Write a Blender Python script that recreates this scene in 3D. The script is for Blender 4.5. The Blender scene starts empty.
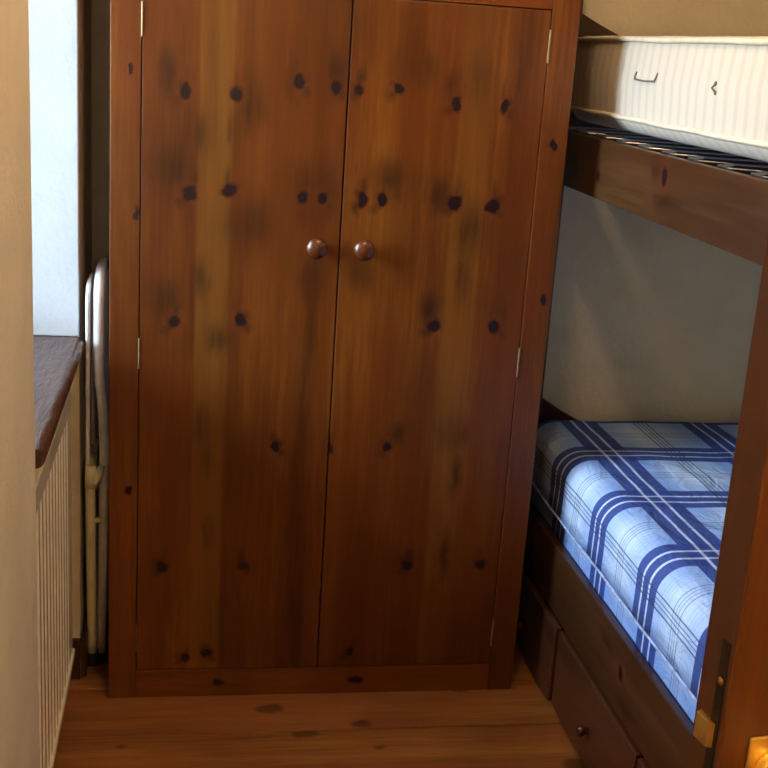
import bpy, bmesh, math, random
from mathutils import Vector, Matrix, noise

random.seed(7)
scene = bpy.context.scene
COL = scene.collection

# ------------------------------------------------------------------ camera
cam_d = bpy.data.cameras.new('camera')
cam_d.sensor_width = 36.0
cam_d.lens = 1202.0 * 36.0 / 768.0
cam_d.clip_start = 0.02
cam = bpy.data.objects.new('camera', cam_d)
COL.objects.link(cam)
cam_right = Vector((0.98643512, -0.15116492, 0.06399163))
cam_up = Vector((-0.02012857, 0.27550155, 0.96108987))
cam_fwd = Vector((0.16291287, 0.94934086, -0.26872167))
cm = Matrix.Identity(4)
for i in range(3):
    cm[i][0] = cam_right[i]; cm[i][1] = cam_up[i]; cm[i][2] = -cam_fwd[i]
cm[2][3] = 1.5
cam.matrix_world = cm
scene.camera = cam

# ------------------------------------------------------------------ world: pale overcast sky, dull ground
SKY = 32.0
world = bpy.data.worlds.new('world'); scene.world = world
world.use_nodes = True
nt = world.node_tree
bg = nt.nodes['Background']
tc = nt.nodes.new('ShaderNodeTexCoord')
sp = nt.nodes.new('ShaderNodeSeparateXYZ')
nt.links.new(tc.outputs['Generated'], sp.inputs[0])
mr = nt.nodes.new('ShaderNodeMapRange')
mr.inputs['From Min'].default_value = -0.03; mr.inputs['From Max'].default_value = 0.03
nt.links.new(sp.outputs[2], mr.inputs['Value'])
mx = nt.nodes.new('ShaderNodeMix'); mx.data_type = 'RGBA'
nt.links.new(mr.outputs[0], mx.inputs[0])
mx.inputs[6].default_value = (0.16, 0.17, 0.14, 1)
mx.inputs[7].default_value = (0.66, 0.83, 1.0, 1)
nt.links.new(mx.outputs[2], bg.inputs[0])
bg.inputs[1].default_value = SKY

# daylight portal in the window opening (guides sampling, gives off nothing itself)
WIN_Y0, WIN_Y1, WIN_Z0, WIN_Z1, WIN_X = 1.92, 2.62, 0.90, 1.92, -0.62
pl = bpy.data.lights.new('window_portal', 'AREA')
pl.shape = 'RECTANGLE'; pl.size = WIN_Z1 - WIN_Z0; pl.size_y = WIN_Y1 - WIN_Y0
pl.cycles.is_portal = True
po = bpy.data.objects.new('window_portal', pl); COL.objects.link(po)
po.location = (WIN_X - 0.05, (WIN_Y0 + WIN_Y1) / 2, (WIN_Z0 + WIN_Z1) / 2)
po.rotation_euler = (0, math.radians(-90), 0)

LAMP_W = 15.0
LAMP_POS = (0.45, 1.85, 2.12)
ENTRY_W = 34.0
ENTRY_POS = (0.70, -0.30, 2.0)

scene.view_settings.view_transform = 'Standard'
scene.view_settings.look = 'None'
scene.view_settings.gamma = 1.0
scene.view_settings.use_curve_mapping = False
scene.view_settings.exposure = 0.0

# ------------------------------------------------------------------ material helpers
class NT:
    def __init__(s, name):
        s.m = bpy.data.materials.new(name); s.m.use_nodes = True
        s.t = s.m.node_tree; s.n = s.t.nodes; s.l = s.t.links
        s.p = s.n['Principled BSDF']
    def add(s, typ, **kw):
        x = s.n.new(typ)
        for k, v in kw.items(): setattr(x, k, v)
        return x
    def put(s, sock, v):
        if isinstance(v, bpy.types.NodeSocket): s.l.new(v, sock)
        else: sock.default_value = v
    def math(s, op, a, b=None, c=None, clamp=False):
        x = s.add('ShaderNodeMath', operation=op, use_clamp=clamp)
        s.put(x.inputs[0], a)
        if b is not None: s.put(x.inputs[1], b)
        if c is not None: s.put(x.inputs[2], c)
        return x.outputs[0]
    def vmath(s, op, a, b=None, c=None):
        x = s.add('ShaderNodeVectorMath', operation=op)
        s.put(x.inputs[0], a)
        if b is not None: s.put(x.inputs[1], b)
        if c is not None: s.put(x.inputs[2], c)
        return x.outputs['Value'] if op in ('LENGTH', 'DISTANCE', 'DOT_PRODUCT') else x.outputs[0]
    def noise(s, vec, scale, detail=3, rough=.5, dist=0):
        x = s.add('ShaderNodeTexNoise')
        s.put(x.inputs['Vector'], vec)
        x.inputs['Scale'].default_value = scale; x.inputs['Detail'].default_value = detail
        x.inputs['Roughness'].default_value = rough; x.inputs['Distortion'].default_value = dist
        return x.outputs[0]
    def ramp(s, fac, stops, interp='LINEAR'):
        x = s.add('ShaderNodeValToRGB'); x.color_ramp.interpolation = interp
        e = x.color_ramp.elements
        while len(e) < len(stops): e.new(.5)
        for i, (p, c) in enumerate(stops):
            e[i].position = p
            e[i].color = (c, c, c, 1) if isinstance(c, (int, float)) else (*c, 1)
        s.put(x.inputs[0], fac)
        return x.outputs[0]
    def mix(s, fac, a, b, blend='MIX'):
        x = s.add('ShaderNodeMix', data_type='RGBA', blend_type=blend)
        s.put(x.inputs[0], fac)
        for k, v in ((6, a), (7, b)):
            if not isinstance(v, bpy.types.NodeSocket) and len(v) == 3: v = (*v, 1)
            s.put(x.inputs[k], v)
        return x.outputs[2]
    def smooth(s, v, a, b, ta=0., tb=1.):
        x = s.add('ShaderNodeMapRange', interpolation_type='SMOOTHSTEP')
        s.put(x.inputs[0], v)
        for i, q in ((1, a), (2, b), (3, ta), (4, tb)): x.inputs[i].default_value = q
        return x.outputs[0]
    def bump(s, h, strength=.2, dist=.002):
        x = s.add('ShaderNodeBump'); x.inputs['Strength'].default_value = strength
        x.inputs['Distance'].default_value = dist
        s.l.new(h, x.inputs['Height']); s.l.new(x.outputs[0], s.p.inputs['Normal'])
    def obj(s): return s.add('ShaderNodeTexCoord').outputs['Object']

def srgb(r, g, b):
    f = lambda c: (c / 255 / 12.92) if c <= 10 else ((c / 255 + .055) / 1.055) ** 2.4
    return (f(r), f(g), f(b))

def wood(name, dark, mid, light, axis='Z', rough=.38, coat=.12, knots=(), smears=(), streak=None,
         rand=False, grain=1.0, auto_knots=0.0, scuff=0.0, relief=0.0):
    """stained pine: long grain, optional knots/smears given as (u, v, ru, rv) in the object's x/z"""
    t = NT(name)
    co = t.obj()
    if rand:
        oi = t.add('ShaderNodeObjectInfo')
        off = t.add('ShaderNodeCombineXYZ')
        t.l.new(t.math('MULTIPLY', oi.outputs['Random'], 37.0), off.inputs[0])
        t.l.new(t.math('MULTIPLY', oi.outputs['Random'], 11.0), off.inputs[1])
        t.l.new(t.math('MULTIPLY', oi.outputs['Random'], 23.0), off.inputs[2])
        co = t.vmath('ADD', co, off.outputs[0])
    k = {'X': (.06, 1, 1), 'Y': (1, .06, 1), 'Z': (1, 1, .06)}[axis]
    st = t.vmath('MULTIPLY', co, k)
    wide = t.noise(st, 9 * grain, 2, .5, .4)
    fine = t.noise(st, 120 * grain, 4, .65, .3)
    mids = t.noise(st, 30 * grain, 3, .55, .6)
    g = t.math('ADD', t.math('MULTIPLY', wide, .52), t.math('ADD', t.math('MULTIPLY', mids, .22), t.math('MULTIPLY', fine, .26)))
    col = t.ramp(g, [(.34, dark), (.5, mid), (.66, light)])
    hue = t.noise(t.vmath('MULTIPLY', co, {'X': (.35, 1, 1), 'Y': (1, .35, 1), 'Z': (1, 1, .35)}[axis]), 4.5, 2, .5)
    col = t.mix(t.smooth(hue, .38, .62, 0, .5), col, (mid[0] * 1.0, mid[1] * .78, mid[2] * .9))
    blot = t.noise(co, 3.2, 2, .5)
    col = t.mix(t.smooth(blot, .35, .7, 0, .35), col, dark)
    if streak:
        sx, sw, scol, amt = streak
        s3 = t.add('ShaderNodeSeparateXYZ'); t.l.new(co, s3.inputs[0])
        d = t.math('ABSOLUTE', t.math('SUBTRACT', s3.outputs[0], sx))
        f = t.math('MULTIPLY', t.smooth(d, sw * .75, sw, 1, 0), t.smooth(t.noise(st, 22, 2), .3, .65, .35, 1))
        col = t.mix(t.math('MULTIPLY', f, amt), col, scol)
    if smears or knots:
        if axis == 'Y':
            sy = t.add('ShaderNodeSeparateXYZ'); t.l.new(co, sy.inputs[0])
            cy = t.add('ShaderNodeCombineXYZ'); t.l.new(sy.outputs[1], cy.inputs[0]); t.l.new(sy.outputs[2], cy.inputs[2])
            flat = cy.outputs[0]
        else:
            flat = t.vmath('MULTIPLY', co, (1, 0, 1))
        wob = t.noise(co, 30, 3, .6)
        wv = t.add('ShaderNodeCombineXYZ')
        t.l.new(t.math('MULTIPLY_ADD', wob, .026, -.013), wv.inputs[0])
        wob2 = t.noise(t.vmath('ADD', co, (7.3, 1.1, 3.7)), 26, 3, .6)
        t.l.new(t.math('MULTIPLY_ADD', wob2, .03, -.015), wv.inputs[2])
        pw = t.vmath('ADD', flat, wv.outputs[0])
    def field(items):
        out = None
        for (u, v, ru, rv) in items:
            q = t.vmath('MULTIPLY_ADD', pw, (1 / ru, 0, 1 / rv), (-u / ru, 0, -v / rv))
            ln = t.vmath('LENGTH', q)
            out = ln if out is None else t.math('MINIMUM', out, ln)
        return out
    if smears:
        f = field(smears)
        m = t.math('MULTIPLY', t.smooth(f, .0, 1.5, .8, 0), t.smooth(mids, .38, .60, .3, 1.0))
        col = t.mix(m, col, tuple(c * .35 for c in (.05, .016, .005)))
    if knots:
        f = field(knots)
        ring = t.smooth(f, .75, 1.35, 1, 0)
        col = t.mix(t.math('MULTIPLY', t.smooth(f, 1.0, 2.8, 1, 0), .22), col, (.15, .030, .006))
        col = t.mix(t.math('MULTIPLY', ring, .8), col, (.040, .007, .004))
        core = t.smooth(f, .7, .95, 1, 0)
        col = t.mix(core, col, (0.012, 0.004, 0.006))
    if auto_knots:
        vo = t.add('ShaderNodeTexVoronoi', feature='F1', voronoi_dimensions='2D')
        sk = t.add('ShaderNodeSeparateXYZ'); t.l.new(co, sk.inputs[0])
        ck = t.add('ShaderNodeCombineXYZ')
        wk = t.math('MULTIPLY_ADD', t.noise(co, 25, 2), .03, -.015)
        t.l.new(t.math('MULTIPLY', sk.outputs[{'X': 0, 'Y': 1, 'Z': 2}[axis]], .6), ck.inputs[0])
        t.l.new(t.math('ADD', sk.outputs[{'X': 1, 'Y': 2, 'Z': 0}[axis]], wk), ck.inputs[1])
        t.l.new(ck.outputs[0], vo.inputs['Vector'])
        vo.inputs['Scale'].default_value = auto_knots
        d = vo.outputs['Distance']
        sz = t.add('ShaderNodeSeparateColor'); t.l.new(vo.outputs['Color'], sz.inputs[0])
        th = t.math('MULTIPLY_ADD', sz.outputs[0], .15, .0)
        kf = t.math('SUBTRACT', th, d)
        col = t.mix(t.smooth(kf, -.035, .03, 0, .65), col, tuple(c * .3 for c in dark))
    rough_s = t.math('MULTIPLY_ADD', mids, .18, rough - .09)
    if scuff:
        sc = t.noise(t.vmath('MULTIPLY', co, (1, 1, .4)), 34, 5, .7)
        m = t.smooth(sc, .64, .74, 0, scuff)
        col = t.mix(m, col, (.32, .24, .19))
    t.put(t.p.inputs['Base Color'], col)
    t.put(t.p.inputs['Roughness'], rough_s)
    t.p.inputs['Coat Weight'].default_value = coat
    t.p.inputs['Coat Roughness'].default_value = .22
    t.p.inputs['Specular IOR Level'].default_value = .3
    if relief: t.bump(t.math('ADD', t.math('MULTIPLY', t.noise(t.vmath('MULTIPLY', co, (1, .3, 1)), 40, 3, .6), 6.0), fine), relief, .002)
    else: t.bump(fine, .12, .001)
    return t.m

def plaster(name, c1, c2, bump=.35):
    t = NT(name); co = t.obj()
    n = t.noise(co, 4, 4, .6); f = t.noise(co, 90, 3, .6); c = t.noise(co, 28, 3, .6)
    t.put(t.p.inputs['Base Color'], t.mix(t.smooth(n, .3, .7), c1, c2))
    t.p.inputs['Roughness'].default_value = .85
    t.bump(t.math('ADD', f, t.math('MULTIPLY', c, 1.5)), bump, .006)
    return t.m

def plain(name, col, rough=.5, metal=0., coat=0., var=.08, vscale=30, bump=0):
    t = NT(name); co = t.obj()
    n = t.noise(co, vscale, 3, .6)
    t.put(t.p.inputs['Base Color'], t.mix(t.smooth(n, .3, .7), tuple(max(0, c * (1 - var)) for c in col), tuple(min(1, c * (1 + var)) for c in col)))
    t.p.inputs['Roughness'].default_value = rough; t.p.inputs['Metallic'].default_value = metal
    t.p.inputs['Coat Weight'].default_value = coat
    if bump: t.bump(n, bump, .001)
    return t.m

# stained pine of the wardrobe
W_D, W_M, W_L = (.048, .0112, .0020), (.124, .0335, .0034), (.228, .076, .0065)
WB = Vector((0.321, 2.79, 0.0))            # wardrobe base; knots below are world x,z on its front
def flares(knots, axis_x):
    out = []
    for u, v, a, b in knots:
        sg = 1 if u > axis_x else -1
        out += [(u - sg * .004, v + b * 1.5, a * .8, b * 1.7), (u + sg * .014, v - b * 1.0, a * 1.2, b * 1.0), (u + sg * .010, v + b * .6, a * 1.2, b * .9)]
    return out
def loc(items): return [(a - WB.x, b, c, d) for a, b, c, d in items]
KN_L = [(-.011,1.388,.012,.016),(.092,1.392,.011,.016),(.219,1.421,.012,.015),(.298,1.415,.011,.014),
        (0,1.184,.017,.017),(.084,1.190,.017,.017),(.238,1.182,.011,.015),(.279,1.184,.010,.015),
        (-.027,.907,.0135,.015),(.114,.913,.0135,.015),(.201,.624,.011,.012),(.331,.621,.012,.012),
        (-.044,.333,.014,.012),(.139,.334,.014,.012),(.06,.11,.014,.01),(.012,.10,.012,.01)]
KN_R = [(.345,1.414,.012,.014),(.429,1.421,.012,.014),(.555,1.396,.013,.015),(.660,1.397,.009,.017),
        (.365,1.184,.011,.016),(.408,1.186,.011,.016),(.568,1.187,.017,.017),(.655,1.186,.016,.017),
        (.541,.912,.014,.014),(.680,.914,.014,.015),(.458,.627,.011,.013),(.323,.621,.010,.012),
        (.522,.335,.014,.013),(.699,.334,.014,.014),(.40,.11,.012,.01)]
SM_L = [(-.03,1.23,.05,.06),(.12,1.12,.06,.07),(.12,1.37,.035,.06),(.03,1.305,.028,.05),(.085,1.32,.012,.05),(.26,1.20,.06,.07),
        (.03,1.0,.022,.05),(.055,.60,.016,.06),(.05,.67,.035,.05),(.27,1.00,.03,.05),(-.05,.95,.04,.05),(.30,1.44,.04,.05),
        (-.05,1.42,.02,.06),(.065,.87,.03,.04),(.06,.42,.016,.06),(.21,1.42,.02,.05)]
SM_R = [(.46,1.46,.05,.05),(.55,1.43,.025,.05),(.43,1.23,.06,.05),(.62,1.13,.06,.07),(.54,1.20,.05,.045),(.60,1.45,.028,.06),(.38,1.01,.03,.045),
        (.60,1.02,.022,.05),(.605,.66,.04,.05),(.62,.56,.015,.06),(.53,.95,.03,.04),(.69,.94,.02,.04),(.48,.66,.03,.03),(.61,.36,.016,.06)]
STREAK = (.20, .085, .012)
M = {}
M['door_l'] = wood('pine_door_left', W_D, W_M, W_L, knots=loc(KN_L), smears=loc(SM_L + flares(KN_L, .05)), streak=(.052 - WB.x, .04, STREAK, .5))
M['door_r'] = wood('pine_door_right', W_D, W_M, W_L, knots=loc(KN_R), smears=loc(SM_R + flares(KN_R, .60)), streak=(.598 - WB.x, .04, STREAK, .35))
M['stile'] = wood('pine_stile', W_D, W_M, W_L, knots=loc([(-.122,1.43,.005,.012),(-.108,1.135,.006,.012),(-.12,.52,.008,.01),(.775,1.32,.008,.014),(.79,.98,.008,.015)]))
M['railx'] = wood('pine_rail', tuple(c * 1.5 for c in W_D), tuple(c * 1.4 for c in W_M), tuple(c * 1.3 for c in W_L), 'X', knots=loc([(.09,.035,.014,.009),(.42,.035,.018,.010),(.25,1.64,.012,.01)]))
M['carcass'] = wood('pine_carcass', W_D, W_M, W_L)
M['knobw'] = wood('turned_knob_wood', (.05,.012,.004), (.10,.026,.008), (.14,.04,.012), rough=.22, coat=.6)
M['bed_y'] = wood('bunk_pine_long', (.022,.0085,.0032), (.058,.0245,.0085), (.115,.052,.018), 'Y', rough=.33, coat=.2, grain=.8, knots=[(.024,.304,.012,.018),(-.45,.30,.014,.016),(.122,1.300,.014,.020),(-.36,1.26,.010,.013),(.50,1.26,.012,.014)], smears=[(.10,1.25,.07,.03),(.17,1.32,.03,.04),(-.02,.25,.05,.02),(.11,.33,.05,.02),(.05,1.22,.09,.02)])
M['bed_z'] = wood('bunk_pine_upright', (.020,.0065,.0024), (.050,.018,.0055), (.10,.038,.010), 'Z', rough=.33, coat=.35)
M['bed_x'] = wood('bunk_pine_cross', (.020,.0065,.0024), (.050,.018,.0055), (.10,.038,.010), 'X', rough=.33, coat=.35)
M['drawer'] = wood('drawer_pine', (.038,.0145,.0065), (.080,.030,.013), (.13,.052,.022), 'Y', rough=.3, coat=.35, scuff=.35)
M['floor'] = wood('floor_pine', (.11,.036,.009), (.30,.118,.030), (.52,.24,.070), 'X', rough=.42, coat=.15, rand=True, auto_knots=6.0, scuff=.12)
M['sill'] = wood('sill_wood', (.030,.012,.007), (.07,.030,.016), (.12,.055,.032), 'Y', rough=.34, coat=.25, scuff=.55, relief=.5)
M['doorw'] = wood('entrance_door_wood', (.05,.013,.003), (.10,.030,.0055), (.17,.056,.010), 'Z', rough=.36, coat=.3)
M['plaster'] = plaster('cream_plaster', (.67,.59,.44), (.75,.67,.51))
M['white_reveal'] = plaster('white_reveal_paint', (.53,.60,.66), (.58,.65,.70), .15)
M['ceil'] = plaster('ceiling_paint', (.78,.74,.66), (.82,.78,.70), .1)
M['rad'] = plain('radiator_enamel', (.80,.72,.56), .22, coat=.5)
M['cream'] = plain('cream_paint', (.62,.54,.36), .45)
M['brass'] = plain('brass', (.92,.66,.20), .38, 1.0)
M['oldbrass'] = plain('worn_brass', (.52,.36,.13), .4, 1.0, var=.3)
M['hinge'] = plain('hinge_metal', (.40,.30,.16), .5, 1.0, var=.2)
M['darksteel'] = plain('dark_steel', (.03,.02,.015), .5, .6, var=.3)
M['white_tube'] = plain('white_enamel_tube', (.78,.80,.80), .3, coat=.3)
M['cream_tube'] = plain('cream_plastic', (.78,.72,.48), .4)
M['rubber'] = plain('black_rubber', (.012,.012,.012), .7)
M['wire'] = plain('spring_wire', (.36,.34,.32), .35, 1.0)
M['dark'] = plain('dark_void', (.02,.014,.01), .8)
M['cord'] = plain('grey_cord', (.16,.14,.12), .7)
M['piping'] = plain('cream_piping', (.74,.66,.52), .8)
t = NT('window_glass')
tr = t.add('ShaderNodeBsdfTransparent'); gl = t.add('ShaderNodeBsdfGlossy'); gl.inputs['Roughness'].default_value = .02
fr = t.add('ShaderNodeFresnel'); ms = t.add('ShaderNodeMixShader')
t.l.new(fr.outputs[0], ms.inputs[0]); t.l.new(tr.outputs[0], ms.inputs[1]); t.l.new(gl.outputs[0], ms.inputs[2])
t.l.new(ms.outputs[0], t.n['Material Output'].inputs[0]); M['glass'] = t.m
BULB_R = .055
GLOBE_R = .09
for nm, pw, br in (('bulb', LAMP_W, BULB_R), ('bulb_entry', ENTRY_W, GLOBE_R)):
    t = NT('lamp_' + nm)
    t.p.inputs['Base Color'].default_value = (1, .9, .75, 1)
    t.p.inputs['Emission Color'].default_value = (1.0, .68, .38, 1)
    t.p.inputs['Emission Strength'].default_value = pw / (math.pi * 4 * math.pi * br ** 2)
    M[nm] = t.m

# ticking of the upper mattress: soft vertical stripes
t = NT('striped_ticking'); co = t.obj()
sx = t.add('ShaderNodeSeparateXYZ'); t.l.new(co, sx.inputs[0])
wob = t.noise(co, 9, 2)
yy = t.math('ADD', sx.outputs[1], t.math('MULTIPLY', wob, .012))
ph = t.math('FRACT', t.math('MULTIPLY', yy, 1 / .042))
tri = t.math('ABSOLUTE', t.math('SUBTRACT', ph, .5))
s1 = t.smooth(tri, .30, .36)
s2 = t.smooth(t.math('ABSOLUTE', t.math('SUBTRACT', tri, .12)), .02, .05, 1, 0)
col = t.mix(s1, (.65,.60,.51), (.60,.545,.455))
col = t.mix(t.math('MULTIPLY', s2, .5), col, (.69,.65,.58))
t.put(t.p.inputs['Base Color'], col); t.p.inputs['Roughness'].default_value = .85
t.bump(t.math('ADD', tri, t.math('MULTIPLY', t.noise(co, 300, 2), .15)), .3, .004)
M['ticking'] = t.m

# blue plaid cotton, laid out in the cloth's own UV (metres)
def plaid(name, off=0.0):
    t = NT(name)
    uv = t.add('ShaderNodeUVMap', uv_map='cloth').outputs[0]
    s = t.add('ShaderNodeSeparateXYZ'); t.l.new(uv, s.inputs[0])
    def axis(c, period, origin):
        return t.math('MULTIPLY', t.math('SUBTRACT', t.math('FRACT', t.math('MULTIPLY_ADD', c, 1 / period, .5 - origin / period)), .5), period)
    u = axis(s.outputs[0], .335, 1.022 + off); v = axis(s.outputs[1], .300, 2.345)
    e = .0012
    def band(c, a, b):     # a<c<b
        return t.math('MULTIPLY', t.smooth(c, a - e, a + e), t.smooth(c, b - e, b + e, 1, 0))
    def big(c):
        o = None
        for a, b in ((-.050, -.020), (-.013, .013), (.020, .050)):
            x = band(c, a, b); o = x if o is None else t.math('MAXIMUM', o, x)
        return o
    def white(c):
        return t.math('MAXIMUM', band(c, -.020, -.013), band(c, .013, .020))
    def thin(c, h):
        a = t.math('ABSOLUTE', c)
        return t.math('MAXIMUM', band(a, h - .018, h - .0145), band(a, h - .006, h - .0035))
    def hair(c):
        a = t.math('ABSOLUTE', c)
        f = t.math('FRACT', t.math('MULTIPLY', a, 1 / .011))
        return t.math('MULTIPLY', band(a, .066, .112), t.smooth(f, .62, .7, 0, 1))
    def sidefill(c): return t.smooth(t.math('ABSOLUTE', c), .06, .125, 1, .0)
    base = (.50, .66, .92)
    col = t.mix(t.math('MULTIPLY', sidefill(u), .65), base, (.15, .32, .80))
    col = t.mix(t.math('MULTIPLY', sidefill(v), .35), col, (.15, .32, .80))
    col = t.mix(t.math('MULTIPLY', hair(v), .25), col, (.20, .24, .42))
    col = t.mix(t.math('MULTIPLY', hair(u), .15), col, (.20, .24, .42))
    blue = (.014, .040, .25)
    col = t.mix(t.math('MULTIPLY', big(u), .94), col, blue)
    col = t.mix(t.math('MULTIPLY', big(v), .94), col, blue)
    col = t.mix(t.math('MULTIPLY', white(u), .6), col, (.62, .74, .95))
    col = t.mix(t.math('MULTIPLY', white(v), .6), col, (.62, .74, .95))
    navy = (.035, .04, .11)
    col = t.mix(t.math('MULTIPLY', thin(u, .1675), .85), col, navy)
    col = t.mix(t.math('MULTIPLY', thin(v, .150), .55), col, navy)
    w = t.noise(t.vmath('MULTIPLY', uv, (700, 700, 1)), 1, 1)
    col = t.mix(t.smooth(w, .3, .7, 0, .10), col, (0, 0, 0))
    cr = t.noise(t.vmath('MULTIPLY', uv, (1, .55, 1)), 16, 4, .55, 1.2)
    t.bump(cr, .6, .02)
    t.put(t.p.inputs['Base Color'], col)
    t.p.inputs['Roughness'].default_value = .85
    return t.m
M['plaid'] = plaid('blue_plaid_cotton')
M['plaid2'] = plaid('blue_plaid_cotton_under', .012)

# ------------------------------------------------------------------ mesh helpers
def root_loc(o):
    v = Vector((0, 0, 0))
    while o is not None: v += Vector(o.location); o = o.parent
    return v

class G:
    """collects shapes in world coordinates, links them as one object"""
    def __init__(s): s.bm = bmesh.new()
    def box(s, x0, x1, y0, y1, z0, z1, bevel=0.0, seg=2):
        b = bmesh.new()
        r = bmesh.ops.create_cube(b, size=1)
        for v in b.verts:
            v.co = Vector(((x0 + x1) / 2 + v.co.x * (x1 - x0), (y0 + y1) / 2 + v.co.y * (y1 - y0), (z0 + z1) / 2 + v.co.z * (z1 - z0)))
        if bevel: bmesh.ops.bevel(b, geom=list(b.edges), offset=bevel, segments=seg, affect='EDGES', profile=.5)
        return s.merge(b)
    def merge(s, b):
        me = bpy.data.meshes.new('tmp'); b.to_mesh(me); b.free()
        s.bm.from_mesh(me); bpy.data.meshes.remove(me)
        return s
    def tube(s, pts, r, n=10, closed=False, cap=True):
        pts = [Vector(p) for p in pts]; N = len(pts)
        rs = r if isinstance(r, (list, tuple)) else [r] * N
        rings = []; prev = None
        for i, p in enumerate(pts):
            if closed: d = pts[(i + 1) % N] - pts[i - 1]
            else: d = pts[min(i + 1, N - 1)] - pts[max(i - 1, 0)]
            d.normalize()
            if prev is None:
                a = Vector((0, 0, 1)) if abs(d.z) < .9 else Vector((1, 0, 0))
                u = d.cross(a).normalized()
            else:
                u = (prev - d * prev.dot(d)).normalized()
            prev = u; w = d.cross(u)
            rings.append([s.bm.verts.new(p + (u * math.cos(2 * math.pi * k / n) + w * math.sin(2 * math.pi * k / n)) * rs[i]) for k in range(n)])
        for i in range(N if closed else N - 1):
            a, b = rings[i], rings[(i + 1) % N]
            for k in range(n): s.bm.faces.new((a[k], a[(k + 1) % n], b[(k + 1) % n], b[k]))
        if cap and not closed:
            s.bm.faces.new(list(reversed(rings[0]))); s.bm.faces.new(rings[-1])
        return s
    def lathe(s, prof, origin, axis, n=24):
        """prof: (distance along axis, radius)"""
        o = Vector(origin); d = Vector(axis).normalized()
        a = Vector((0, 0, 1)) if abs(d.z) < .9 else Vector((1, 0, 0))
        u = d.cross(a).normalized(); w = d.cross(u)
        rings = []
        for h, r in prof:
            rings.append([s.bm.verts.new(o + d * h + (u * math.cos(2 * math.pi * k / n) + w * math.sin(2 * math.pi * k / n)) * max(r, 1e-5)) for k in range(n)])
        for a_, b_ in zip(rings, rings[1:]):
            for k in range(n): s.bm.faces.new((a_[k], a_[(k + 1) % n], b_[(k + 1) % n], b_[k]))
        s.bm.faces.new(list(reversed(rings[0]))); s.bm.faces.new(rings[-1])
        return s
    def prism(s, poly, axis, a, b):
        """poly of 2D points extruded along axis from a to b; axis 'Y': (x,z), 'X': (y,z), 'Z': (x,y)"""
        mk = {'Y': lambda p, q: (p[0], q, p[1]), 'X': lambda p, q: (q, p[0], p[1]), 'Z': lambda p, q: (p[0], p[1], q)}[axis]
        A = [s.bm.verts.new(mk(p, a)) for p in poly]; B = [s.bm.verts.new(mk(p, b)) for p in poly]
        n = len(poly)
        for i in range(n): s.bm.faces.new((A[i], A[(i + 1) % n], B[(i + 1) % n], B[i]))
        s.bm.faces.new(list(reversed(A))); s.bm.faces.new(B)
        return s
    def link(s, name, mat, parent=None, smooth=False, base=None):
        bmesh.ops.recalc_face_normals(s.bm, faces=list(s.bm.faces))
        me = bpy.data.meshes.new(name)
        off = root_loc(parent) if parent is not None else (Vector(base) if base is not None else Vector((0, 0, 0)))
        for v in s.bm.verts: v.co -= off
        s.bm.to_mesh(me); s.bm.free()
        o = bpy.data.objects.new(name, me); COL.objects.link(o)
        if parent is not None: o.parent = parent
        else: o.location = off
        me.materials.append(M[mat] if isinstance(mat, str) else mat)
        if smooth:
            for p in me.polygons: p.use_smooth = True
        return o

def sharp(o, deg=35):
    me = o.data
    bm = bmesh.new(); bm.from_mesh(me)
    for e in bm.edges:
        if len(e.link_faces) == 2 and e.calc_face_angle(0) > math.radians(deg): e.smooth = False
    for f in bm.faces: f.smooth = True
    bm.to_mesh(me); bm.free()
    return o

def thing(name, base, label=None, cat=None, group=None, kind=None):
    o = bpy.data.objects.new(name, None); COL.objects.link(o)
    o.location = base; o.empty_display_size = .1
    return tag(o, label, cat, group, kind)
def tag(o, label=None, cat=None, group=None, kind=None):
    if label: o['label'] = label
    if cat: o['category'] = cat
    if group: o['group'] = group
    if kind: o['kind'] = kind
    return o
def struct(o, label, cat): return tag(o, label, cat, None, 'structure')

# ------------------------------------------------------------------ room shell
XL, YB, XR, CE = -0.235, 3.02, 1.745, 2.28       # left wall face, back wall face, right wall face, ceiling
XO = -0.66                                     # outer face of left wall
NY0, NY1, NZ = 1.88, 2.66, 2.0                 # window niche
YF = -0.80
fl = G().box(XO, 2.2, YF - .05, YB + .1, -.12, -.022).link('floor', 'dark')
struct(fl, 'brown stained pine floorboards running across the narrow room', 'floor')
proto = None
y = YB - .022; i = 0
edges = [3.02, 2.80, 2.602, 2.400]
while edges[-1] > YF: edges.append(edges[-1] - .198)
for a, b in zip(edges, edges[1:]):
    w = a - b
    g = G().box(-1.29, 1.29, -w / 2 + .0018, w / 2 - .0018, -.022, 0, .0022, 2)
    if proto is not None and abs(w - .198) < 1e-6 and proto[0] == round(w, 4):
        g.bm.free(); o = bpy.data.objects.new('plank', proto[1]); COL.objects.link(o); o.parent = fl
    else:
        o = g.link('plank', 'floor'); o.parent = fl; proto = (round(w, 4), o.data)
    o.location = (.90, (a + b) / 2, 0)

g = G()
g.box(XO, XL, YF - .05, NY0, 0, CE)
g.box(XO, XL, NY1, YB + .1, 0, CE)
g.box(XO, XL, NY0, NY1, NZ, CE)
g.box(XO, -.335, NY0, NY1, 0, .80)               # breast wall under the window
wl = struct(g.link('wall_left', 'plaster'), 'cream plastered wall with a deep window niche', 'wall')
struct(G().box(XL, XR + .06, YB, YB + .1, 0, CE).link('wall_back', 'plaster'), 'cream wall behind the wardrobe and bunk bed', 'wall')
struct(G().box(XR, XR + .06, 1.06, YB, 0, CE).link('wall_right', 'plaster'), 'cream wall along the far side of the bunk bed', 'wall')
struct(G().box(XL, 2.2, YF - .05, YF, 0, CE).link('wall_front', 'plaster'), 'cream wall facing the wardrobe', 'wall')
g = G()
g.box(1.20, 1.26, YF, .02, 0, CE); g.box(1.20, 1.26, .02, .80, 2.03, CE); g.box(1.20, 1.26, .80, 1.06, 0, CE)
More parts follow.
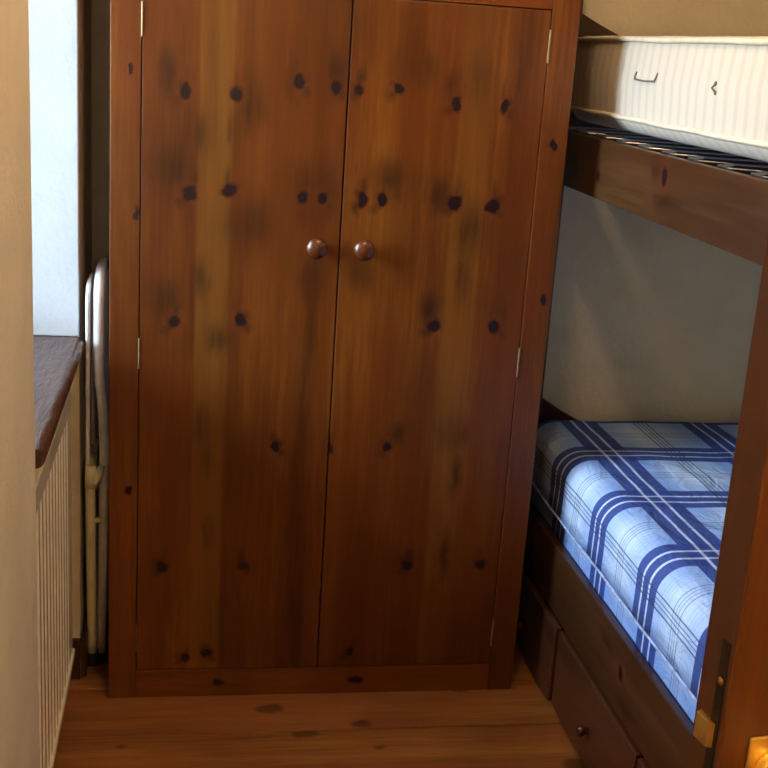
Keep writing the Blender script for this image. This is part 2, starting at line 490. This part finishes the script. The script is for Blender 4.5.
g.box(1.26, 2.2, 1.06, 1.12, 0, CE) if False else g.box(1.26, XR, 1.0, 1.06, 0, CE)
struct(g.link('wall_entry', 'plaster'), 'cream partition wall holding the doorway at the foot of the bed', 'wall')
g = G(); g.box(2.14, 2.2, YF, 1.06, 0, CE); g.box(XR, 2.14, 1.0, 1.06, 0, CE)
struct(g.link('wall_corridor', 'plaster'), 'cream landing wall outside the doorway', 'wall')
struct(G().box(XO, 2.2, YF - .05, YB + .1, CE, CE + .06).link('ceiling', 'ceil'), 'off white painted ceiling', 'ceiling')

# white painted lining of the niche above the sill
SZ = .843
for nm, a in (('trim_1', (XO + .02, XL + .001, NY1 - .006, NY1, SZ, NZ)), ('trim_2', (XO + .02, XL - .004, NY0, NY0 + .006, SZ, NZ)), ('trim_3', (XO + .02, XL - .004, NY0 + .006, NY1 - .006, NZ - .006, NZ))):
    struct(G().box(*a, .002, 1).link(nm, 'white_reveal'), {'trim_1': 'white painted window reveal beside the folding frame', 'trim_2': 'white painted window reveal nearer the door', 'trim_3': 'white painted head of the window niche'}[nm], 'reveal')
# skirting at the corner beyond the radiator
struct(G().box(XL, XL + .014, NY1, YB, 0, .105, .003).link('baseboard_left', 'bed_y'), 'dark wooden skirting board between radiator niche and back wall', 'skirting')
struct(G().box(-.33, XL, NY1 - .013, NY1, 0, .105, .003).link('baseboard_niche', 'bed_x'), 'short dark skirting return inside the radiator niche', 'skirting')

# window
win = struct(thing('window_1', (WIN_X, 2.27, SZ)), 'small casement window deep in the left wall', 'window')
FR = M['white_reveal']
g = G()
for a in ((NY0 + .006, NY0 + .05, SZ, NZ - .006), (NY1 - .05, NY1 - .006, SZ, NZ - .006)): g.box(WIN_X - .03, WIN_X + .02, *a, .003)
for a in ((SZ, SZ + .06), (NZ - .07, NZ - .006)): g.box(WIN_X - .03, WIN_X + .02, NY0 + .05, NY1 - .05, *a, .003)
g.link('window_frame', 'white_reveal', win)
G().box(WIN_X - .025, WIN_X + .012, 2.25, 2.29, SZ + .06, NZ - .07, .003).link('mullion', 'white_reveal', win)
for a, b in ((NY0 + .05, 2.25), (2.29, NY1 - .05)):
    G().box(WIN_X - .008, WIN_X - .004, a, b, SZ + .06, NZ - .07).link('pane', 'glass', win)
# bull-nosed sill
x1 = -.221; th = .034; prof = [(WIN_X + .02, SZ - th), (x1 - th / 2, SZ - th)]
for k in range(1, 9):
    a = -math.pi / 2 + math.pi * k / 9
    prof.append((x1 - th / 2 + th / 2 * math.cos(a), SZ - th / 2 + th / 2 * math.sin(a)))
prof += [(x1 - th / 2, SZ), (WIN_X + .02, SZ)]
o = G().prism(prof, 'Y', NY0 + .014, NY1 - .007).link('window_sill', 'sill', win)
sharp(o); tag(o, 'dark wooden window sill with a rounded worn front edge')

# ------------------------------------------------------------------ wardrobe
wd = thing('wardrobe', WB, 'tall dark-stained knotty pine wardrobe with two flush doors', 'wardrobe')
wx0, wx1, wy0, wy1 = -.163, .806, 2.558, 3.00
dx0, dxm, dx1, dz0, dz1 = -.0995, .3225, .7435, .0715, 1.598
WT = 1.74
G().box(wx0, dx0 - .0015, wy0, wy0 + .022, 0, WT - .02, .002).link('stile', 'stile', wd)
G().box(dx1 + .0015, wx1, wy0, wy0 + .022, 0, WT - .02, .002).link('stile', 'stile', wd)
G().box(dx0 - .0015, dx1 + .0015, wy0 + .001, wy0 + .022, 0, dz0 - .002, .0015).link('bottom_rail', 'railx', wd)
G().box(dx0 - .0015, dx1 + .0015, wy0 + .001, wy0 + .022, dz1 + .002, WT - .02, .0015).link('top_rail', 'railx', wd)
G().box(wx0 + .002, wx0 + .022, wy0 + .022, wy1, 0, WT - .02).link('side_panel', 'carcass', wd)
G().box(wx1 - .022, wx1 - .002, wy0 + .022, wy1, 0, WT - .02).link('side_panel', 'carcass', wd)
G().box(wx0 + .022, wx1 - .022, wy1 - .01, wy1, 0, WT - .02).link('back_panel', 'carcass', wd)
G().box(wx0 + .022, wx1 - .022, wy0 + .024, wy1 - .01, .03, .05).link('bottom_panel', 'carcass', wd)
G().box(wx0 - .015, wx1 + .015, wy0 - .015, wy1, WT - .02, WT + .01, .006).link('cornice', 'railx', wd)
knob_prof = [(0, .012), (.004, .012), (.007, .008), (.012, .0075), (.016, .0125), (.021, .020), (.027, .0235), (.033, .0225), (.038, .017), (.0415, .009), (.0425, .0)]
for a, b, m, kx, hx in ((dx0, dxm - .0015, 'door_l', .2735, dx0 - .0008), (dxm + .0015, dx1, 'door_r', .3755, dx1 + .0008)):
    d = G().box(a, b, wy0 + .0015, wy0 + .0215, dz0, dz1, .0018).link('door', m, wd)
    o = G().lathe(knob_prof, (kx - .003, wy0 + .0015, 1.080), (0, -1, 0)).link('knob', 'knobw', d, True)
    tag(o, 'round turned dark wooden knob')
    for hz in (1.525, .833, .155):
        g = G().box(hx - .0016, hx + .0016, wy0 - .0006, wy0 + .008, hz - .034, hz + .034, .001, 1)
        g.tube([(hx, wy0 - .0004, hz - .034), (hx, wy0 - .0004, hz + .034)], .0021, 8)
        g.link('hinge', 'hinge', d)

# ------------------------------------------------------------------ bunk bed
BB = Vector((1.295, 2.07, 0))
bed = thing('bunk_bed', BB, 'dark-stained pine bunk bed with scooped headboards and drawers below', 'bunk bed')
bx0, bx1, by0, by1 = .887, 1.703, 1.14, 3.005
for px in (bx0, bx1 - .05):
    for py in (by0, by1 - .05):
        G().box(px, px + .05, py, py + .05, 0, 1.72, .006).link('post', 'bed_z', bed)
UR0, UR1, LR0, LR1 = 1.209, 1.338, .213, .372
for a, b in ((bx0 + .001, bx0 + .021), (bx1 - .021, bx1 - .001)):
    G().box(a, b, by0 + .05, by1 - .05, UR0, UR1, .003).link('upper_side_rail', 'bed_y', bed)
    G().box(a, b, by0 + .05, by1 - .05, LR0, LR1, .003).link('lower_side_rail', 'bed_y', bed)
def board(name, y0, y1, zlow, zend, zmid, flat=.35):
    n = 28; xa, xb = bx0 + .05, bx1 - .05; c = (xa + xb) / 2; h = (xb - xa) / 2
    top = []
    for k in range(n + 1):
        u = -1 + 2 * k / n
        s = abs(u); f = 0 if s < flat else (s - flat) / (1 - flat)
        f = f ** 1.6
        top.append((c + u * h, zmid + (zend - zmid) * f))
    o = G().prism([(xa, zlow)] + top + [(xb, zlow)], 'Y', y0, y1).link(name, 'bed_x', bed)
    return sharp(o)
board('headboard', by1 - .045, by1 - .022, .23, .632, .520, .25)
board('headboard', by1 - .045, by1 - .022, 1.22, 1.612, 1.50, 0)
board('footboard', by0 + .012, by0 + .035, .23, .632, .520, .25)
board('footboard', by0 + .012, by0 + .035, 1.22, 1.612, 1.50, .2)
for k in range(8):
    yy = by0 + .16 + k * .215
    G().box(bx0 + .021, bx1 - .021, yy, yy + .07, .275, .292, .002, 1).link('slat', 'bed_x', bed)
# spring wires of the upper bunk: loops hooked over the rail, then cross wires
g = G(); PER = .1305; xs0 = bx0 + .016; ZW = 1.3415
pts = []; k = -14
while True:
    yb = 2.586 + k * PER; k += 1
    if yb > by1 - .13: break
    if yb < by0 + .07: continue
    for f, dx in ((.0, .0), (.06, -.004), (.40, -.004), (.46, .0), (.60, .035), (.66, .04), (.82, .04), (.88, .035)):
        pts.append((xs0 + dx, yb + f * PER, ZW))
    g.tube([(xs0 + .04, yb + .74 * PER, ZW), (xs0 + .40, yb + .74 * PER, ZW - .004), (bx1 - .03, yb + .74 * PER, ZW)], .0020, 5)
g.tube(pts, .0019, 6)
for q in range(2, 6):
    g.tube([(xs0 + q * .13, by0 + .08, ZW - .0045), (xs0 + q * .13, by1 - .08, ZW - .0045)], .0020, 5)
o = g.link('spring_mesh', 'wire', bed); tag(o, 'bare metal spring wire mesh under the upper mattress', kind='stuff')
for xx in (bx0 + .0215, bx1 - .0475):
    G().box(xx, xx + .026, by0 + .051, by1 - .051, 1.295, 1.330, .002, 1).link('light_stop_ledge', 'bed_y', bed)  # unseen ledges, added so lamp light cannot leak past the rail
# drawers under the lower bunk
for a, b in ((2.480, 2.93), (1.955, 2.470), (1.43, 1.945)):
    f0 = bx0 - .006 if b < 2.48 else bx0 - .012
    d = G().box(f0, f0 + .02, a, b, .012, .205, .004).link('drawer', 'drawer', bed)
    G().box(f0 + .02, 1.45, a + .015, a + .028, .025, .17).link('drawer_side', 'drawer', d)
    G().box(f0 + .02, 1.45, b - .028, b - .015, .025, .17).link('drawer_side', 'drawer', d)
    G().box(f0 + .02, 1.45, a + .028, b - .028, .012, .02).link('drawer_base', 'drawer', d)
    kp = [(0, .007), (.006, .006), (.009, .0085), (.014, .0125), (.020, .0130), (.025, .009), (.027, 0)]
    o = G().lathe(kp, (f0, (a + b) / 2, .098), (-1, 0, 0), 18).link('knob', 'knobw', d, True)

# ------------------------------------------------------------------ mattresses and bedding
def section(pts, y0, y1, name, mat, parent=None, ny=90, rnd=.05, wr=.0, uvo=None, base=None, seedv=0., closed=True, solid=0):
    """loft an X/Z section along Y, shrinking it over the rounded ends; writes arc length / y into UV 'cloth'"""
    n = len(pts)
    cx = (min(p[0] for p in pts) + max(p[0] for p in pts)) / 2; cz = (min(p[1] for p in pts) + max(p[1] for p in pts)) / 2
    s = [0.0]
    for a, b in zip(pts, pts[1:]): s.append(s[-1] + math.hypot(b[0] - a[0], b[1] - a[1]))
    bm = bmesh.new(); uvl = bm.loops.layers.uv.new('cloth')
    rows = []; vs = []
    ys = [y0 + (y1 - y0) * k / ny for k in range(ny + 1)]
    # dense at the ends
    ends = [rnd * (1 - math.cos(math.pi / 2 * k / 6)) for k in range(6)]
    ylist = sorted(set([y0 + e for e in ends] + [y1 - e for e in ends] + [q for q in ys if y0 + rnd <= q <= y1 - rnd]))
    for yq in ylist:
        d = min(yq - y0, y1 - yq); f = 0 if d >= rnd else rnd - math.sqrt(max(0, rnd * rnd - (rnd - d) ** 2))
        row = []
        for (px, pz), sv in zip(pts, s):
            hx = max(abs(q[0] - cx) for q in pts); hz = max(abs(q[1] - cz) for q in pts)
            qx = cx + (px - cx) * (hx - f) / hx; qz = cz + (pz - cz) * (hz - f) / hz
            co = Vector((qx, yq, qz))
            if wr:
                p = Vector((px * 5, yq * 5, pz * 5 + seedv))
                nz = noise.noise(p) + .5 * noise.noise(p * 2.7)
                side = 1 if px < cx - hx * .8 else .7
                nrm = Vector((-1, 0, .3)) if side == 1 else Vector((0, 0, 1))
                co += nrm * nz * wr * side
            row.append(bm.verts.new(co))
        rows.append(row); vs.append(yq)
    us = [(uvo - q) if uvo is not None else q for q in s]
    m = n if closed else n - 1
    for i in range(len(rows) - 1):
        for k in range(m):
            k2 = (k + 1) % n
            f = bm.faces.new((rows[i][k], rows[i][k2], rows[i + 1][k2], rows[i + 1][k])); f.smooth = True
            uq = [(us[k], vs[i]), (us[k2] if k2 else us[k] + .01, vs[i]), (us[k2] if k2 else us[k] + .01, vs[i + 1]), (us[k], vs[i + 1])]
            for lp, q in zip(f.loops, uq): lp[uvl].uv = q
    if closed:
        bm.faces.new(rows[0]); bm.faces.new(list(reversed(rows[-1])))
    bmesh.ops.recalc_face_normals(bm, faces=list(bm.faces))
    if solid:
        geo = bmesh.ops.solidify(bm, geom=list(bm.faces), thickness=solid)
    for f in bm.faces: f.smooth = True
    off = root_loc(parent) if parent is not None else Vector(base)
    for v in bm.verts: v.co -= off
    me = bpy.data.meshes.new(name); bm.to_mesh(me); bm.free()
    o = bpy.data.objects.new(name, me); COL.objects.link(o)
    if parent is not None: o.parent = parent
    else: o.location = off
    me.materials.append(M[mat])
    return o

def arc(cx, cz, r, a0, a1, n=8):
    return [(cx + r * math.cos(math.radians(a0 + (a1 - a0) * k / n)), cz + r * math.sin(math.radians(a0 + (a1 - a0) * k / n))) for k in range(n + 1)]
mx0, mx1, my0, my1 = .912, 1.655, 1.205, 2.939
UY1 = 2.953
def dense(pts, step=.03):
    out = [pts[0]]
    for a, b in zip(pts, pts[1:]):
        L = math.hypot(b[0] - a[0], b[1] - a[1]); n = max(1, int(L / step))
        for k in range(1, n + 1): out.append((a[0] + (b[0] - a[0]) * k / n, a[1] + (b[1] - a[1]) * k / n))
    return out
# lower mattress in its fitted plaid sheet: closed section going clockwise from the top right
zt = .571
sec = dense(arc(mx1 - .05, zt - .05, .05, 0, 90, 5) + arc(mx0 + .058, zt - .058, .058, 90, 180, 8) + arc(mx0 + .03, .325, .03, 180, 270, 4) + arc(mx1 - .03, .325, .03, 270, 360, 4))
cum = 0; ref = None
for a, b in zip(sec, sec[1:]):
    if ref is None and a[0] <= 1.2 and a[1] > .5: ref = cum + a[0]; break
    cum += math.hypot(b[0] - a[0], b[1] - a[1])
lm = section(sec, my0, my1, 'mattress', 'plaid2', base=(1.28, 2.08, .295), rnd=.05, wr=0, uvo=ref + .012)
tag(lm, 'lower bunk mattress in a fitted blue plaid sheet', 'mattress')
# top cover, open section: hangs over the near side to a hem, tucks down the wall side
zc = .587; cx0 = .897
cov = dense([(mx1 + .012, .47)] + arc(mx1 - .042, zc - .054, .054, 0, 90, 5) + arc(cx0 + .062, zc - .062, .062, 90, 180, 9) + [(cx0 - .001, .47), (cx0 - .002, .438)], .02)
cum = 0; ref = None
for a, b in zip(cov, cov[1:]):
    if a[0] <= 1.2: ref = cum + a[0]; break
    cum += math.hypot(b[0] - a[0], b[1] - a[1])
dv = section(cov, my0 - .012, my1 + .012, 'plaid_bedspread', 'plaid', base=(1.28, 2.08, .438), rnd=.045, wr=.0045, uvo=ref, closed=False, solid=.004, ny=140)
tag(dv, 'blue and white plaid cotton cover spread over the lower mattress', 'bedspread')
# hem roll of the cover
g = G(); pts = []
for k in range(111):
    yy = my0 + .03 + (my1 - my0 - .05) * k / 110
    pts.append((cx0 - .004 + .0025 * noise.noise(Vector((0, yy * 9, 3))), yy, .437 + .003 * noise.noise(Vector((1, yy * 7, 9)))))
g.tube(pts, .0028, 7)
mh = plain('hem_blue', (.36,.46,.72), .85, var=.3, vscale=40)
g.link('hem', mh, dv, True)

# upper mattress
ub = (1.28, 2.08, 1.352)
um = thing('mattress', ub, 'cream mattress with vertical ticking stripes on the upper bunk', 'mattress')
ux0 = .920; z0, z1 = 1.352, 1.561
sec = dense(arc(mx1 - .03, z1 - .03, .03, 0, 90, 4) + arc(ux0 + .02, z1 - .02, .018, 90, 180, 4) + [(ux0 - .003, 1.47), (ux0 + .001, 1.392)] + [(ux0 + .007, 1.379), (ux0 + .024, 1.363), (ux0 + .045, 1.356), (ux0 + .08, z0)] + arc(mx1 - .03, z0 + .03, .03, 270, 360, 4), .03)
section(sec, my0, UY1, 'body', 'ticking', um, rnd=.025, wr=.0022)
for zz in (1.551, 1.389):
    pts = []
    r = .035
    for cxq, cyq, a0 in ((ux0 + r - .002, my1 - r, 180), (mx1 - r, my1 - r, 90), (mx1 - r, my0 + r, 0), (ux0 + r - .002, my0 + r, -90)):
        for k in range(7):
            a = math.radians(a0 - 90 * k / 6)
            pts.append((cxq + r * math.cos(a), cyq + r * math.sin(a), zz))
    full = []
    for a, b in zip(pts, pts[1:] + pts[:1]):
        n = max(1, int((Vector(b) - Vector(a)).length / .05))
        for k in range(n):
            q = Vector(a).lerp(Vector(b), k / n); q.z += .0035 * noise.noise(q * 6); full.append(q)
    G().tube(full, .0055, 7, True).link('piping', 'piping', um, True)
# side handle: cord held by two stitched ends; an air vent further on
g = G(); ya, yb2 = 2.484, 2.366
g.tube([(ux0 - .002, ya, 1.486), (ux0 - .006, ya, 1.478), (ux0 - .007, ya - .003, 1.471), (ux0 - .008, (ya + yb2) / 2, 1.469), (ux0 - .007, yb2 + .003, 1.470), (ux0 - .006, yb2, 1.476), (ux0 - .002, yb2, 1.487)], .0019, 7)
g.link('side_handle', 'cord', um, True)
g = G()
g.lathe([(0, .0042), (.003, .0042), (.005, .002)], (ux0 - .0015, 2.080, 1.477), (-1, 0, 0), 10)
g.lathe([(0, .0042), (.003, .0042), (.005, .002)], (ux0 - .0015, 2.076, 1.461), (-1, 0, 0), 10)
g.tube([(ux0 - .004, 2.080, 1.477), (ux0 - .008, 2.085, 1.469), (ux0 - .004, 2.076, 1.461)], .002, 6)
g.link('tuft_cord', 'cord', um, True)

# ------------------------------------------------------------------ radiator in the niche
rb = Vector((-.29, 2.2, .035))
rad = thing('radiator', rb, 'cream panel radiator with vertical flutes under the window sill', 'radiator')
rx, ry0, ry1, rz0, rz1 = -.247, NY0 + .008, 2.60, .092, .745
prof = []
fl0, fl1, nf = 1.955, 2.52, 11
pitch = (fl1 - fl0) / nf
for k in range(nf):
    a = fl0 + k * pitch
    prof += [(rx, a), (rx, a + pitch * .40), (rx - .0055, a + pitch * .50), (rx - .0055, a + pitch * .90)]
prof = [(rx, ry0)] + prof + [(rx, fl1), (rx, ry1), (rx - .022, ry1), (rx - .022, ry0)]
zA, zB = rz0 + .018, rz1 - .05
o = G().prism(prof, 'Z', zA, zB).link('fluted_panel', 'rad', rad); sharp(o, 20)
G().box(rx - .022, rx + .001, ry0, ry1, zB, rz1, .004).link('top_rail', 'rad', rad)
G().box(rx - .022, rx + .006, ry0, ry1, rz0, zA, .003).link('bottom_rail', 'rad', rad)
G().box(-.325, rx - .022, ry0 + .02, ry1 - .02, rz0 + .05, rz1 - .05, .004).link('convector', 'rad', rad)
for yy in (ry0 + .1, ry1 - .1):
    G().box(-.335, -.32, yy - .015, yy + .015, rz0 + .1, rz1 - .1).link('bracket', 'rad', rad)
g = G().tube([(-.285, ry1 - .03, .0), (-.285, ry1 - .03, rz0 + .06)], .0075, 10)
g.link('pipe', 'rad', rad, True)

# ------------------------------------------------------------------ folded tubular frame between niche and wardrobe
fb = Vector((-.20, 2.75, 0))
fr_ = thing('folding_frame', fb, 'white tubular metal folding frame standing folded between radiator and wardrobe', 'folding frame')
LEAN = .095
def uframe(x_at, ya, yb, zlo, ztop, r, bend=.07):
    """upside-down U lying in the Y/Z plane, x given by height"""
    pts = []
    nz = 10
    for k in range(nz + 1): z = zlo + (ztop - bend - zlo) * k / nz; pts.append((x_at(z), ya, z))
    for k in range(1, 7):
        a = math.pi - math.pi / 2 * k / 6; z = ztop - bend + bend * math.sin(a); pts.append((x_at(z), ya + bend + bend * math.cos(a), z))
    for k in range(0, 7):
        a = math.pi / 2 - math.pi / 2 * k / 6; z = ztop - bend + bend * math.sin(a); pts.append((x_at(z), yb - bend + bend * math.cos(a), z))
    for k in range(nz - 1, -1, -1): z = zlo + (ztop - bend - zlo) * k / nz; pts.append((x_at(z), yb, z))
    return [(p[0], p[1] - LEAN * p[2], p[2]) for p in pts]
def ip(z, tab):
    for (a, xa), (b, xb) in zip(tab, tab[1:]):
        if z <= b: f = max(0, (z - a) / (b - a)); f = f * f * (3 - 2 * f); return xa + (xb - xa) * f
    return tab[-1][1]
ya, yb3 = 2.735, 2.955
G().tube(uframe(lambda z: ip(z, [(0, -.191), (.50, -.182), (.60, -.180), (.80, -.193), (1.0, -.191)]), ya, yb3, .03, .985, .0105), .0115, 12, ).link('long_tube', 'white_tube', fr_, True)
G().tube(uframe(lambda z: ip(z, [(0, -.2115), (.5, -.2125)]), ya - .012, yb3 - .012, .035, .525, .0105, .04), .0115, 12).link('short_tube', 'cream_tube', fr_, True)
G().tube(uframe(lambda z: -.2235 + .010 * z, 2.73, 2.88, .29, .965, .005, .05), .0052, 8).link('thin_loop', 'white_tube', fr_, True)
g = G()   # Y-shaped plastic joint
jz = .028; jy = ya - .02 - LEAN * .5
g.tube([(-.2105, jy, .508 + jz), (-.2105, jy, .455 + jz)], [.0125, .0140], 12)
g.tube([(-.209, jy, .455 + jz), (-.198, jy, .475 + jz), (-.184, jy, .508 + jz)], [.010, .010, .008], 10)
g.link('joint', 'cream_tube', fr_, True)
G().box(-.206, -.186, jy + .006, jy + .016, .392, .404, .002).link('clip', 'cream_tube', fr_)
for x, yq in ((-.2115, ya - .012), (-.2115, yb3 - .012), (-.191, ya), (-.191, yb3)):
    G().lathe([(0, .014), (.004, .0155), (.026, .014), (.042, .0125)], (x, yq, 0.0), (0, 0, 1), 14).link('rubber_foot', 'rubber', fr_, True)

# ------------------------------------------------------------------ entrance door standing open at the bed's foot
ex, ey, et = .432, .800, .042
dr = struct(thing('door_1', (ex, ey, .008)), 'wooden entrance door standing open with brass handle and latch', 'door')
dr.rotation_euler = (0, 0, math.radians(8))
G().box(ex, ex + .762, ey, ey + et, .010, 2.0, .0025).link('door_leaf', 'doorw', dr)
ba = G().box(ex + .026, ex + .070, ey - .003, ey, .815, .981, .0015)
bp = ba.link('handle_plate', 'brass', dr)
g = G().lathe([(0, .015), (.003, .0165), (.010, .015), (.013, .010), (.045, .0085)], (ex + .048, ey - .002, .950), (0, -1, 0), 20)
g.tube([(ex + .046, ey - .045, .950), (ex + .08, ey - .048, .951), (ex + .13, ey - .046, .947), (ex + .155, ey - .044, .942)], [.009, .0095, .0085, .006], 12)
g.link('lever', 'brass', bp, True)
# mortice latch let into the edge
fp = G().box(ex - .0012, ex + .002, ey + .006, ey + .017, .895, 1.063, .0004, 1).link('latch_plate', 'darksteel', dr)  # let in flush
g = G().lathe([(0, .0042), (.0014, .003)], (ex - .0008, ey + .0115, 1.028), (-1, 0, 0), 12)
g.link('screw', 'oldbrass', fp, True)
bo = G().prism([(ex + .002, ey + .008), (ex - .006, ey + .012), (ex - .006, ey + .030), (ex + .002, ey + .033)], 'Z', .968, .990).link('latch_bolt', 'oldbrass', dr)
for z in (.25, 1.75):
    G().tube([(ex + .766, ey + et + .003, z - .045), (ex + .766, ey + et + .003, z + .045)], .005, 10).link('hinge', 'brass', dr, True)

# ------------------------------------------------------------------ ceiling lamp behind the picture's top edge
lx, ly, lz = LAMP_POS
lp = thing('pendant_lamp', (lx, ly, lz - .05), 'warm pendant bulb hanging from the ceiling', 'lamp')
G().lathe([(0, .05), (.012, .045), (.03, .012)], (lx, ly, CE), (0, 0, -1), 20).link('ceiling_rose', 'white_reveal', lp, True)
G().tube([(lx, ly, CE - .02), (lx, ly, lz + BULB_R + .05)], .003, 8).link('flex', 'white_reveal', lp, True)
G().lathe([(0, .016), (.05, .018), (.06, .016)], (lx, ly, lz + BULB_R - .008), (0, 0, 1), 16).link('bulb_holder', 'white_reveal', lp, True)
n = 12
G().lathe([(-BULB_R * math.cos(math.pi * k / n), BULB_R * math.sin(math.pi * k / n)) for k in range(n + 1)], (lx, ly, lz), (0, 0, 1), 20).link('bulb', 'bulb', lp, True)

# second bulb just inside the doorway, behind the camera
lx, ly, lz = ENTRY_POS
ll = thing('entry_lamp', (lx, ly, lz - .05), 'warm globe lamp hanging just inside the doorway', 'lamp')
G().tube([(lx, ly, CE), (lx, ly, lz + GLOBE_R + .05)], .003, 8).link('flex', 'white_reveal', ll, True)
G().lathe([(0, .016), (.05, .018), (.06, .016)], (lx, ly, lz + GLOBE_R - .008), (0, 0, 1), 16).link('bulb_holder', 'white_reveal', ll, True)
G().lathe([(-GLOBE_R * math.cos(math.pi * k / n), GLOBE_R * math.sin(math.pi * k / n)) for k in range(n + 1)], (lx, ly, lz), (0, 0, 1), 20).link('bulb', 'bulb_entry', ll, True)
